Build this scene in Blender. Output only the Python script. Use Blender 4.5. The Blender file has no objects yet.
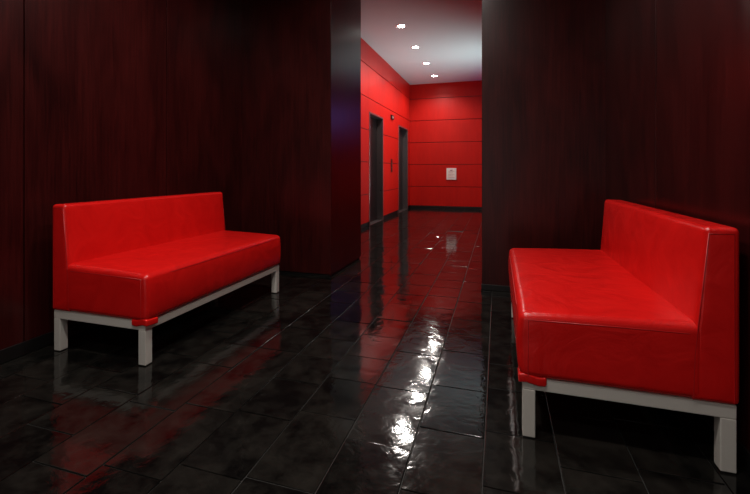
import bpy, bmesh, math, random
from mathutils import Vector, Matrix
random.seed(4)
S = bpy.context.scene
S.view_settings.view_transform = 'Standard'
H = 3.4

# ---------------------------------------------------------------- materials
def new_mat(name):
    m = bpy.data.materials.new(name); m.use_nodes = True
    nt = m.node_tree
    return m, nt, nt.nodes, nt.links, nt.nodes['Principled BSDF']

def simple(name, col, rough=0.5, metal=0.0, emit=None, es=0.0, coat=0.0):
    m, nt, N, L, b = new_mat(name)
    b.inputs['Base Color'].default_value = (*col, 1)
    b.inputs['Roughness'].default_value = rough
    b.inputs['Metallic'].default_value = metal
    b.inputs['Coat Weight'].default_value = coat
    if emit:
        b.inputs['Emission Color'].default_value = (*emit, 1)
        b.inputs['Emission Strength'].default_value = es
    if not emit:
        tc = N.new('ShaderNodeTexCoord'); n = N.new('ShaderNodeTexNoise'); n.inputs['Scale'].default_value = 9
        mr = N.new('ShaderNodeMapRange')
        mr.inputs[3].default_value = max(0, rough-0.06); mr.inputs[4].default_value = min(1, rough+0.06)
        L.new(tc.outputs['Object'], n.inputs['Vector']); L.new(n.outputs['Fac'], mr.inputs[0])
        L.new(mr.outputs[0], b.inputs['Roughness'])
    return m

def wood_mat(name, c1, c2, rough=0.3, fine=38, spec=0.5, mixf=.5):
    m, nt, N, L, b = new_mat(name)
    tc = N.new('ShaderNodeTexCoord'); mp = N.new('ShaderNodeMapping')
    mp.inputs['Scale'].default_value = (fine, fine, 1.3)
    n1 = N.new('ShaderNodeTexNoise'); n1.inputs['Scale'].default_value = 2.2; n1.inputs['Detail'].default_value = 6
    n1.inputs['Distortion'].default_value = 0.6
    mp2 = N.new('ShaderNodeMapping'); mp2.inputs['Scale'].default_value = (3, 3, 1.0)
    n2 = N.new('ShaderNodeTexNoise'); n2.inputs['Scale'].default_value = 1.5; n2.inputs['Detail'].default_value = 4; n2.inputs['Distortion'].default_value = 0.8
    L.new(tc.outputs['Object'], mp.inputs['Vector']); L.new(mp.outputs[0], n1.inputs['Vector'])
    L.new(tc.outputs['Object'], mp2.inputs['Vector']); L.new(mp2.outputs[0], n2.inputs['Vector'])
    mul = N.new('ShaderNodeMath'); mul.operation = 'MULTIPLY_ADD'; mul.inputs[1].default_value = mixf
    half = N.new('ShaderNodeMath'); half.operation = 'MULTIPLY'; half.inputs[1].default_value = 1-mixf
    L.new(n2.outputs['Fac'], half.inputs[0]); L.new(n1.outputs['Fac'], mul.inputs[0]); L.new(half.outputs[0], mul.inputs[2])
    cr = N.new('ShaderNodeValToRGB')
    cr.color_ramp.elements[0].position = 0.34; cr.color_ramp.elements[0].color = (*c1, 1)
    cr.color_ramp.elements[1].position = 0.66; cr.color_ramp.elements[1].color = (*c2, 1)
    L.new(mul.outputs[0], cr.inputs[0]); L.new(cr.outputs[0], b.inputs['Base Color'])
    b.inputs['Roughness'].default_value = rough
    b.inputs['Specular IOR Level'].default_value = spec
    bp = N.new('ShaderNodeBump'); bp.inputs['Strength'].default_value = 0.05; bp.inputs['Distance'].default_value = 0.002
    L.new(n1.outputs['Fac'], bp.inputs['Height']); L.new(bp.outputs[0], b.inputs['Normal'])
    return m

def leather_mat():
    m, nt, N, L, b = new_mat('red_leather')
    tc = N.new('ShaderNodeTexCoord')
    v = N.new('ShaderNodeTexVoronoi'); v.inputs['Scale'].default_value = 260
    n = N.new('ShaderNodeTexNoise'); n.inputs['Scale'].default_value = 5; n.inputs['Detail'].default_value = 5; n.inputs['Distortion'].default_value = 1.6
    L.new(tc.outputs['Object'], v.inputs['Vector']); L.new(tc.outputs['Object'], n.inputs['Vector'])
    cr = N.new('ShaderNodeValToRGB')
    cr.color_ramp.elements[0].position = 0.3; cr.color_ramp.elements[0].color = (0.66, 0.007, 0.006, 1)
    cr.color_ramp.elements[1].position = 0.7; cr.color_ramp.elements[1].color = (0.78, 0.011, 0.009, 1)
    L.new(n.outputs['Fac'], cr.inputs[0]); L.new(cr.outputs[0], b.inputs['Base Color'])
    b.inputs['Roughness'].default_value = 0.26
    b1 = N.new('ShaderNodeBump'); b1.inputs['Strength'].default_value = 0.10; b1.inputs['Distance'].default_value = 0.001
    b2 = N.new('ShaderNodeBump'); b2.inputs['Strength'].default_value = 0.38; b2.inputs['Distance'].default_value = 0.014
    L.new(v.outputs['Distance'], b1.inputs['Height']); L.new(n.outputs['Fac'], b2.inputs['Height'])
    L.new(b2.outputs[0], b1.inputs['Normal']); L.new(b1.outputs[0], b.inputs['Normal'])
    return m

def floor_mat():
    m, nt, N, L, b = new_mat('polished_slate')
    tc = N.new('ShaderNodeTexCoord')
    at = N.new('ShaderNodeAttribute'); at.attribute_name = 'tile'
    n = N.new('ShaderNodeTexNoise'); n.inputs['Scale'].default_value = 9; n.inputs['Detail'].default_value = 10; n.inputs['Roughness'].default_value = .7
    n2 = N.new('ShaderNodeTexNoise'); n2.inputs['Scale'].default_value = 13; n2.inputs['Detail'].default_value = 3; n2.inputs['Distortion'].default_value = .8
    mp = N.new('ShaderNodeMapping')
    L.new(tc.outputs['Object'], mp.inputs['Vector']); L.new(at.outputs['Vector'], mp.inputs['Location'])
    L.new(mp.outputs[0], n.inputs['Vector']); L.new(mp.outputs[0], n2.inputs['Vector'])
    add = N.new('ShaderNodeMath'); add.operation = 'MULTIPLY_ADD'; add.inputs[1].default_value = .14
    sep = N.new('ShaderNodeSeparateXYZ'); L.new(at.outputs['Vector'], sep.inputs[0])
    L.new(sep.outputs[0], add.inputs[0]); L.new(n.outputs['Fac'], add.inputs[2])
    cr = N.new('ShaderNodeValToRGB')
    cr.color_ramp.elements[0].position = 0.44; cr.color_ramp.elements[0].color = (0.0030, 0.0029, 0.0028, 1)
    cr.color_ramp.elements[1].position = 0.95; cr.color_ramp.elements[1].color = (0.026, 0.023, 0.019, 1)
    L.new(add.outputs[0], cr.inputs[0]); L.new(cr.outputs[0], b.inputs['Base Color'])
    mr = N.new('ShaderNodeMapRange'); mr.inputs[1].default_value = .3; mr.inputs[2].default_value = .7
    mr.inputs[3].default_value = .025; mr.inputs[4].default_value = .12
    L.new(n.outputs['Fac'], mr.inputs[0]); L.new(mr.outputs[0], b.inputs['Roughness'])
    b.inputs['Specular IOR Level'].default_value = .38
    b1 = N.new('ShaderNodeBump'); b1.inputs['Strength'].default_value = 0.24; b1.inputs['Distance'].default_value = 0.005
    L.new(n2.outputs['Fac'], b1.inputs['Height'])
    b2 = N.new('ShaderNodeBump'); b2.inputs['Strength'].default_value = 0.08; b2.inputs['Distance'].default_value = 0.003
    L.new(n.outputs['Fac'], b2.inputs['Height']); L.new(b1.outputs[0], b2.inputs['Normal'])
    L.new(b2.outputs[0], b.inputs['Normal'])
    return m

M_wood = wood_mat('mahogany_veneer', (0.016, 0.0018, 0.0018), (0.050, 0.0058, 0.0052), 0.28, spec=.34)
M_gap = simple('dark_recess', (0.004, 0.003, 0.003), 0.6)
M_red = wood_mat('red_lacquer_panel', (0.44, 0.006, 0.0035), (0.52, 0.009, 0.0045), 0.42, fine=12, spec=.25)
M_leather = leather_mat()
M_floor = floor_mat()
M_grout = simple('grout', (0.020, 0.018, 0.016), 0.7)
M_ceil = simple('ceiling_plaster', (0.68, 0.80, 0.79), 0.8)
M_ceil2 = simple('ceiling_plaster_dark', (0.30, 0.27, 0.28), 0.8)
M_frame = simple('brushed_steel_paint', (0.72, 0.69, 0.62), 0.40, 0.15)
M_steel = simple('dark_steel', (0.06, 0.045, 0.045), 0.3, 0.9)
M_steel_l = simple('satin_steel', (0.30, 0.25, 0.25), 0.3, 0.9)
M_black = simple('black_base', (0.006, 0.005, 0.005), 0.4)
M_white = simple('white_plastic', (0.8, 0.76, 0.74), 0.4)
M_lamp = simple('lamp_glow', (1, 1, 1), 0.5, emit=(1.0, 0.93, 0.85), es=85)
M_pipe = simple('red_piping', (0.50, 0.005, 0.006), 0.4)

# ---------------------------------------------------------------- mesh utils
def finish(bm, name, mats, parent=None, smooth=False, bevel=0.0, loc=None):
    me = bpy.data.meshes.new(name); bm.to_mesh(me); bm.free()
    for m in mats: me.materials.append(m)
    ob = bpy.data.objects.new(name, me); S.collection.objects.link(ob)
    if smooth:
        for p in me.polygons: p.use_smooth = True
    if bevel:
        md = ob.modifiers.new('bevel', 'BEVEL'); md.width = bevel; md.segments = 2; md.limit_method = 'ANGLE'
    if parent: ob.parent = parent
    if loc: ob.location = loc
    return ob

def box(bm, a, b, mi=0):
    x0, y0, z0 = a; x1, y1, z1 = b
    vs = [bm.verts.new(p) for p in [(x0,y0,z0),(x1,y0,z0),(x1,y1,z0),(x0,y1,z0),(x0,y0,z1),(x1,y0,z1),(x1,y1,z1),(x0,y1,z1)]]
    fs = []
    for f in [(0,3,2,1),(4,5,6,7),(0,1,5,4),(1,2,6,5),(2,3,7,6),(3,0,4,7)]:
        fc = bm.faces.new([vs[i] for i in f]); fc.material_index = mi; fs.append(fc)
    return vs, fs

def empty(name, loc=(0,0,0)):
    e = bpy.data.objects.new(name, None); S.collection.objects.link(e); e.location = loc
    e.empty_display_size = .1
    return e

def panel_wall(name, axis, face, back, seams, z0, z1, zseams=(), mat=M_wood, base=0.07, G=.0035):
    bm = bmesh.new()
    sgn = 1 if face > back else -1
    inner = face - sgn*0.02
    def bx(u0, u1, za, zb, f, bk, mi):
        lo, hi = min(f, bk), max(f, bk)
        if axis == 'x': box(bm, (lo, u0, za), (hi, u1, zb), mi)
        else: box(bm, (u0, lo, za), (u1, hi, zb), mi)
    bx(seams[0], seams[-1], z0, z1, inner, back, 1)
    zs = [z0+base] + list(zseams) + [z1]
    for i in range(len(seams)-1):
        for j in range(len(zs)-1):
            a = seams[i] + (G if i else 0); b = seams[i+1] - (G if i < len(seams)-2 else 0)
            c = zs[j] + (G if j else 0); d = zs[j+1] - (G if j < len(zs)-2 else 0)
            bx(a, b, c, d, face, inner, 0)
    return finish(bm, name, [mat, M_gap], bevel=0.0015)

# ---------------------------------------------------------------- room shell
XL, XR = -2.58, 0.835          # lobby side walls
YP0, YP1 = 3.69, 4.60         # pillars (front / rear)
YB = -2.2                     # lobby rear wall
CXL, CXR, CYE = -2.32, 1.30, 11.03
PX0, PX1 = -1.565, -0.135

panel_wall('wall_left', 'x', XL, XL-0.15, [YB, -0.45, 0.6, 1.64, 2.68, YP0], 0, H)
panel_wall('wall_right', 'x', XR, XR+0.15, [YB, -0.6, 0.45, 1.5, 2.60, YP0], 0, H)
ZS = (0.6, 1.2, 1.8, 2.4, 3.0)
GR = .007
panel_wall('wall_corridor_left', 'x', CXL, CXL-0.15, [YP1, 5.8, 7.24], 0, H, ZS, M_red, 0.08, GR)
DO = [(7.30, 8.26), (9.66, 10.70)]; DH = 2.15
def red_block(name, y0, y1, z0, zs, base):
    return panel_wall(name, 'x', CXL, CXL-0.15, [y0, y1], z0, H, zs, M_red, base, GR)
red_block('wall_corridor_left_b', 7.24, DO[0][0], 0, ZS, .08)
red_block('wall_corridor_left_c', DO[0][1], DO[1][0], 0, ZS, .08)
red_block('wall_corridor_left_d', DO[1][1], CYE, 0, ZS, .08)
for i, (a, b) in enumerate(DO):
    red_block('wall_corridor_lintel_%d' % i, a, b, DH, (2.4, 3.0), 0)
panel_wall('wall_corridor_back', 'y', CYE, CYE+0.15, [CXL-0.15, 0.2, CXR+0.15], 0, H, ZS, M_red, 0.08, GR)

def pillar(name, x0, x1, seam):
    bm = bmesh.new(); G = .0035
    box(bm, (x0+.012, YP0+.012, 0), (x1-.012, YP1-.012, H), 1)
    xs = [x0] + seam + [x1]; zb = .025
    for i in range(len(xs)-1):
        a = xs[i] + (G if i else 0); b = xs[i+1] - (G if i < len(xs)-2 else 0)
        box(bm, (a, YP0, zb), (b, YP0+.011, H), 0)
        box(bm, (a, YP1-.011, zb), (b, YP1, H), 0)
    box(bm, (x0, YP0+.0115, zb), (x0+.011, YP1-.0115, H), 0)
    box(bm, (x1-.011, YP0+.0115, zb), (x1, YP1-.0115, H), 0)
    return finish(bm, name, [M_wood, M_gap], bevel=0.0015)
pillar('wood_clad_pillar', XL-0.15, PX0, [])
pillar('wood_clad_pillar.001', PX1, XR+0.62, [])

# corridor right wall with a window of bluish evening light
WY0, WY1, WZ0, WZ1 = 9.4, 10.7, 2.0, 2.7
bm = bmesh.new()
box(bm, (CXR, YP1, 0), (CXR+.15, WY0, H)); box(bm, (CXR, WY1, 0), (CXR+.15, CYE, H))
box(bm, (CXR, WY0, 0), (CXR+.15, WY1, WZ0)); box(bm, (CXR, WY0, WZ1), (CXR+.15, WY1, H))
finish(bm, 'wall_corridor_right', [M_red])
w = empty('window_1')
bm = bmesh.new()
box(bm, (CXR+.08, WY0, WZ0), (CXR+.10, WY1, WZ1))
finish(bm, 'pane', [simple('blue_glass', (.1,.1,.3), .2, emit=(.22,.22,1.0), es=4.0)], w)
bm = bmesh.new()
for a, b in [((WY0, WZ0), (WY1, WZ0+.04)), ((WY0, WZ1-.04), (WY1, WZ1)), ((WY0, WZ0+.04), (WY0+.04, WZ1-.04)), ((WY1-.04, WZ0+.04), (WY1, WZ1-.04))]:
    box(bm, (CXR+.02, a[0], a[1]), (CXR+.08, b[0], b[1]))
finish(bm, 'frame', [M_steel], w)

# unseen fill light added on the corridor right wall to brighten and neutralise the ceiling
e = empty('ceiling_fill_light', (CXR-.10, 8.4, 2.20))
bm = bmesh.new()
box(bm, (-.03, -2.3, -.10), (.10, 2.3, -.03)); box(bm, (.06, -2.3, -.03), (.10, 2.3, .08))
finish(bm, 'housing', [M_steel], e, bevel=.004)  # casing made up to carry the added fill light
ld = bpy.data.lights.new('tube', 'AREA'); ld.shape = 'RECTANGLE'; ld.size = .10; ld.size_y = 4.5; ld.energy = 68; ld.color = (.80, .95, .97)  # area lamp of the added ceiling fill, offsets the red bounce
ld.spread = math.radians(110)
lo = bpy.data.objects.new('tube', ld); S.collection.objects.link(lo); lo.parent = e; lo.location = (.0, 0, .02)
d = Vector((-2.6, 0, 1.2)).normalized()
lo.rotation_euler = d.to_track_quat('-Z', 'Y').to_euler()

# lobby rear wall with entrance glazing behind the viewer
bm = bmesh.new()
GX0, GX1, GZ1 = -2.1, 0.4, 2.5
box(bm, (XL-.15, YB-.15, 0), (GX0, YB, H)); box(bm, (GX1, YB-.15, 0), (XR+.15, YB, H)); box(bm, (GX0, YB-.15, GZ1), (GX1, YB, H))
finish(bm, 'wall_back', [M_wood])
e = empty('window_2')
bm = bmesh.new()
box(bm, (GX0, YB-.10, 0.0), (GX1, YB-.08, GZ1))
finish(bm, 'pane', [simple('entrance_glass', (.1,.1,.1), .2, emit=(1.0,.88,.86), es=0.45)], e)
bm = bmesh.new()
for x in (GX0, -0.87, GX1-.05): box(bm, (x, YB-.08, 0), (x+.05, YB-.02, GZ1))
box(bm, (GX0+.05, YB-.08, GZ1-.05), (GX1-.05, YB-.02, GZ1))
finish(bm, 'mullions', [M_steel], e)

# ceiling
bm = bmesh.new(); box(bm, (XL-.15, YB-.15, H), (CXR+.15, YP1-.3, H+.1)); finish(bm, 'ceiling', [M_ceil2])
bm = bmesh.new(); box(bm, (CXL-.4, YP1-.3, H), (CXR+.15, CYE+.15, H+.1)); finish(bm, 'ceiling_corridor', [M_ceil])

def bb(name, a, b):
    bm = bmesh.new(); box(bm, a, b); finish(bm, name, [M_black], bevel=.002)
bb('baseboard_left', (XL-.018, YB, 0.001), (XL+.008, YP0-.001, .075))
bb('baseboard_right', (XR-.008, YB, 0.001), (XR+.018, YP0-.001, .075))
bb('baseboard_corridor', (CXL, CYE-.012, 0.001), (CXR, CYE+.018, .07))
bb('baseboard_pillar', (PX1-.005, YP0-.006, 0.001), (XR-.01, YP0+.01, .05))

# ---------------------------------------------------------------- floor tiles (irregular lengths)
bm = bmesh.new()
lay = bm.verts.layers.float_vector.new('tile')
box(bm, (XL-.3, YB-.2, -.06), (CXR+.3, CYE+.2, -.006), 1)
W, g = 0.26, 0.0022
x = -0.31 - 10*W
while x < CXR+.1:
    y = YB - .2 - random.choice((0.0, .09, .18, .27))
    while y < CYE + .1:
        Lt = random.choice((.26, .30, .34, .40))
        vs, fs = box(bm, (x+g, y+g, -.02), (x+W-g, y+Lt-g, 0.0), 0)
        tx = random.gauss(0, .0045); ty = random.gauss(0, .0045); cx, cy = x+W/2, y+Lt/2
        rv = Vector((random.random(), random.random()*7, random.random()*7))
        mx = abs(tx)*W/2 + abs(ty)*Lt/2
        for v in vs:
            v[lay] = rv
            if v.co.z > -.01: v.co.z += tx*(v.co.x-cx) + ty*(v.co.y-cy) - mx
        y += Lt
    x += W
finish(bm, 'floor', [M_floor, M_grout], bevel=0.002)

# ---------------------------------------------------------------- elevators
for i, (a, b) in enumerate(DO):
    e = empty('elevator_door' if i == 0 else 'elevator_door.%03d' % i)
    bm = bmesh.new()
    t = .035
    for p, q in [((a, 0.001), (a+t, DH)), ((b-t, 0.001), (b, DH)), ((a+t, DH-t), (b-t, DH))]:
        box(bm, (CXL-.15, p[0], p[1]), (CXL+.012, q[0], q[1]))
    finish(bm, 'frame', [M_steel_l], e, bevel=.003)
    bm = bmesh.new(); mid = (a+b)/2
    box(bm, (CXL-.15, a+t, .004), (CXL-.125, mid-.003, DH-t)); box(bm, (CXL-.15, mid+.003, .004), (CXL-.125, b-t, DH-t))
    finish(bm, 'leaves', [M_steel], e, bevel=.003)
    bm = bmesh.new(); box(bm, (CXL-.12, a+t, .001), (CXL-.0, b-t, .006)); finish(bm, 'sill', [M_steel_l], e)
e = empty('elevator_call_button')
bm = bmesh.new(); box(bm, (CXL, 8.92, 1.0), (CXL+.012, 9.04, 1.3)); finish(bm, 'plate', [M_steel], e, bevel=.003)
bm = bmesh.new()
for z in (1.1, 1.19):
    bmesh.ops.create_cone(bm, cap_ends=True, segments=20, radius1=.014, radius2=.012, depth=.012, matrix=Matrix.Translation((CXL+.016, 8.98, z)) @ Matrix.Rotation(math.pi/2, 4, 'Y'))
finish(bm, 'buttons', [M_steel_l], e)
e = empty('elevator_indicator')
bm = bmesh.new(); box(bm, (CXL, 8.9, 2.2), (CXL+.03, 9.1, 2.30)); finish(bm, 'housing', [M_black], e, bevel=.004)
bm = bmesh.new(); box(bm, (CXL+.03, 8.96, 2.23), (CXL+.033, 9.04, 2.27)); finish(bm, 'display', [simple('disp', (.2,.2,.2), .3, emit=(1,.4,.3), es=.3)], e)

# wall notice on end wall
e = empty('wall_notice_box')
bm = bmesh.new(); box(bm, (-1.32, CYE-.03, .79), (-1.06, CYE, 1.10)); finish(bm, 'frame', [M_white], e, bevel=.006)
bm = bmesh.new(); box(bm, (-1.295, CYE-.034, .82), (-1.085, CYE-.03, 1.07)); finish(bm, 'sheet', [simple('sheet', (.85,.74,.68), .5)], e)
bm = bmesh.new()
for k in range(5): box(bm, (-1.27, CYE-.036, .85+k*.04), (-1.11-.03*(k % 2), CYE-.034, .858+k*.04))
box(bm, (-1.22, CYE-.04, .99+.04), (-1.16, CYE-.034, 1.055))
finish(bm, 'print', [simple('print', (.35,.2,.2), .5)], e)

# ---------------------------------------------------------------- downlights
def downlight(idx, x, y, power, color, angle=150, rad=.05):
    name = 'recessed_downlight' if idx == 0 else 'recessed_downlight.%03d' % idx
    e = empty(name, (x, y, H))
    bm = bmesh.new()
    prof = [(.056, -.001), (.060, -.006), (.084, -.007), (.088, 0.0)]
    n = 32; rings = []
    for rr, zz in prof:
        rings.append([bm.verts.new((rr*math.cos(2*math.pi*k/n), rr*math.sin(2*math.pi*k/n), zz)) for k in range(n)])
    for i in range(len(rings)-1):
        for k in range(n):
            bm.faces.new([rings[i][k], rings[i][(k+1) % n], rings[i+1][(k+1) % n], rings[i+1][k]])
    finish(bm, 'trim_ring', [M_white], e, smooth=True)
    bm = bmesh.new()
    bmesh.ops.create_circle(bm, cap_ends=True, segments=32, radius=.057, matrix=Matrix.Translation((0, 0, -.003)))
    finish(bm, 'lens', [M_lamp], e)
    ld = bpy.data.lights.new('lamp', 'SPOT'); ld.energy = power; ld.color = color
    ld.spot_size = math.radians(angle); ld.spot_blend = .6; ld.shadow_soft_size = rad
    lo = bpy.data.objects.new('lamp', ld); S.collection.objects.link(lo); lo.parent = e; lo.location = (0, 0, -.03)

k = 0
for y in (6.48, 7.68, 8.90, 10.15):
    downlight(k, -1.51, y, 78, (1, .93, .86)); k += 1
for x, y, p in ((-1.25, 0.7, 90), (-1.25, 2.2, 80), (-0.35, 0.7, 72), (-0.35, 2.2, 70), (-0.87, -0.9, 55)):
    downlight(k, x, y, p, (1, .95, .9), rad=.10); k += 1

# ---------------------------------------------------------------- sofas
def ucoords(h, r, n, m=6):
    e = [h - r + r*math.sin(math.pi/2*i/m)/1.0 for i in range(m+1)]
    mid = [-(h-r) + 2*(h-r)*i/n for i in range(1, n)]
    return [-v for v in reversed(e)] + mid + e

def rounded_block(c0, c1, r, n=(8, 20, 6), deform=None):
    c0, c1 = Vector(c0), Vector(c1); c = (c0+c1)/2; h = (c1-c0)/2
    U = [ucoords(h[i], r, n[i]) for i in range(3)]
    bm = bmesh.new(); vm = {}
    def V(i, j, k):
        key = (i, j, k)
        if key not in vm:
            p = Vector((U[0][i], U[1][j], U[2][k]))
            q = Vector([max(-(h[a]-r), min(h[a]-r, p[a])) for a in range(3)])
            d = p - q
            if d.length > 1e-9: p = q + d.normalized()*r
            nrm = Vector((p[0]/h[0], p[1]/h[1], p[2]/h[2]))
            if deform: p = deform(p, nrm, h)
            vm[key] = bm.verts.new(p + c)
        return vm[key]
    A, B, C = [len(u)-1 for u in U]
    for i in range(A):
        for j in range(B):
            bm.faces.new([V(i,j,C), V(i+1,j,C), V(i+1,j+1,C), V(i,j+1,C)])
            bm.faces.new([V(i,j,0), V(i,j+1,0), V(i+1,j+1,0), V(i+1,j,0)])
    for i in range(A):
        for k2 in range(C):
            bm.faces.new([V(i,0,k2), V(i+1,0,k2), V(i+1,0,k2+1), V(i,0,k2+1)])
            bm.faces.new([V(i,B,k2), V(i,B,k2+1), V(i+1,B,k2+1), V(i+1,B,k2)])
    for j in range(B):
        for k2 in range(C):
            bm.faces.new([V(0,j,k2), V(0,j,k2+1), V(0,j+1,k2+1), V(0,j+1,k2)])
            bm.faces.new([V(A,j,k2), V(A,j+1,k2), V(A,j+1,k2+1), V(A,j,k2+1)])
    return bm

def tube(pts, r, name, mat, parent):
    cu = bpy.data.curves.new(name, 'CURVE'); cu.dimensions = '3D'; cu.bevel_depth = r; cu.bevel_resolution = 3
    sp = cu.splines.new('POLY'); sp.points.add(len(pts)-1)
    for p, q in zip(sp.points, pts): p.co = (*q, 1)
    ob = bpy.data.objects.new(name, cu); S.collection.objects.link(ob); cu.materials.append(mat); ob.parent = parent
    return ob

def sofa(name, loc, mirror, D):
    LEN = 1.41
    e = empty(name, loc)
    s = -1 if mirror else 1
    def fin(bm, nm, mats, **kw):
        if mirror:
            for v in bm.verts: v.co.x *= -1
            bmesh.ops.reverse_faces(bm, faces=bm.faces)
        return finish(bm, nm, mats, e, **kw)
    ZT = .500
    def dseat(p, n, h):
        p = p.copy()
        if p.z > 0:
            fx, fy = max(0, 1-n.x**2), max(0, 1-n.y**2)
            p.z += .014*(fx**.5)*(fy**.5)
            p.z += -.010*n.x*(n.z if n.z > 0 else 0)
        if n.x > .9: p.x += .010*(1-n.z**2)
        return p
    fin(rounded_block((.10, 0.0, .238), (D, LEN, ZT), .030, (10, 24, 6), dseat), 'seat', [M_leather], smooth=True)
    def dback(p, n, h):
        p = p.copy()
        t = (n.z+1)/2
        if n.x > 0: p.x -= .045*t*min(1, n.x*1.2)
        if n.x > .8: p.x += .010*(1-n.y**2)*(1-n.z**2)
        return p
    fin(rounded_block((0, 0.001, .238), (.150, LEN-.001, .852), .020, (4, 24, 14), dback), 'backrest', [M_leather], smooth=True)
    rr = .0020
    tube([(s*(D-.008), .03, .47), (s*(D+.003), .2, .468), (s*(D+.003), LEN-.2, .468), (s*(D-.008), LEN-.03, .47)], rr, 'seat_front_seam', M_pipe, e)
    for yy, nm in ((.0008, 'near'), (LEN-.0008, 'far')):
        tube([(s*.150, yy, .474), (s*.38, yy, .472), (s*(D-.032), yy, .466), (s*(D-.031), yy, .25)], rr, 'seat_end_seam_'+nm, M_pipe, e)
        yb = .0016 if yy < .5 else LEN-.0016
        tube([(s*.140, yb, .245), (s*.135, yb, .40), (s*.126, yb, .50), (s*.094, yb, .828), (s*.020, yb, .830), (s*.020, yb, .25)], rr, 'backrest_end_seam_'+nm, M_pipe, e)
    t = .047; z0, z1 = .190, .238
    bm = bmesh.new()
    for (a, b) in [((0.01, .01), (D-.012, .01+t)), ((0.01, LEN-.01-t), (D-.012, LEN-.01)), ((0.01, .01+t), (0.01+t, LEN-.01-t)), ((D-.012-t, .01+t), (D-.012, LEN-.01-t))]:
        box(bm, (a[0], a[1], z0), (b[0], b[1], z1))
    for x in (0.01, D-.012-t):
        for y in (.01, LEN-.01-t):
            box(bm, (x, y, 0.004), (x+t, y+t, z0))
    fin(bm, 'steel_frame', [M_frame], bevel=.003)
    bm = bmesh.new()
    for x in (0.012, D-.010-t):
        for y in (.012, LEN-.008-t):
            box(bm, (x, y, 0.0), (x+t-.004, y+t-.004, .004))
    fin(bm, 'foot_pads', [M_black])
    def dfl(p, n, h):
        p = p.copy(); p.z += .005*math.sin(n.x*3.0) - .004*n.y; return p
    fin(rounded_block((D-.10, .002, .210), (D+.004, .085, .246), .008, (4, 4, 2), dfl), 'corner_flap', [M_leather], smooth=True)
    return e

sofa('red_leather_bench_sofa', (-2.480, 1.715, 0), False, .69)
sofa('red_leather_bench_sofa.001', (0.797, 1.69, 0), True, .716)

# ---------------------------------------------------------------- world + camera
wd = bpy.data.worlds.new('world'); S.world = wd; wd.use_nodes = True
wd.node_tree.nodes['Background'].inputs[0].default_value = (.02, .02, .03, 1)
cam = bpy.data.cameras.new('camera'); co = bpy.data.objects.new('camera', cam); S.collection.objects.link(co)
co.location = (0, 0, 1.05); co.rotation_euler = (math.radians(90), 0, math.radians(16.8))
cam.sensor_width = 36; cam.lens = 407/750*36; cam.shift_y = -77/750; cam.clip_start = .05
S.camera = co
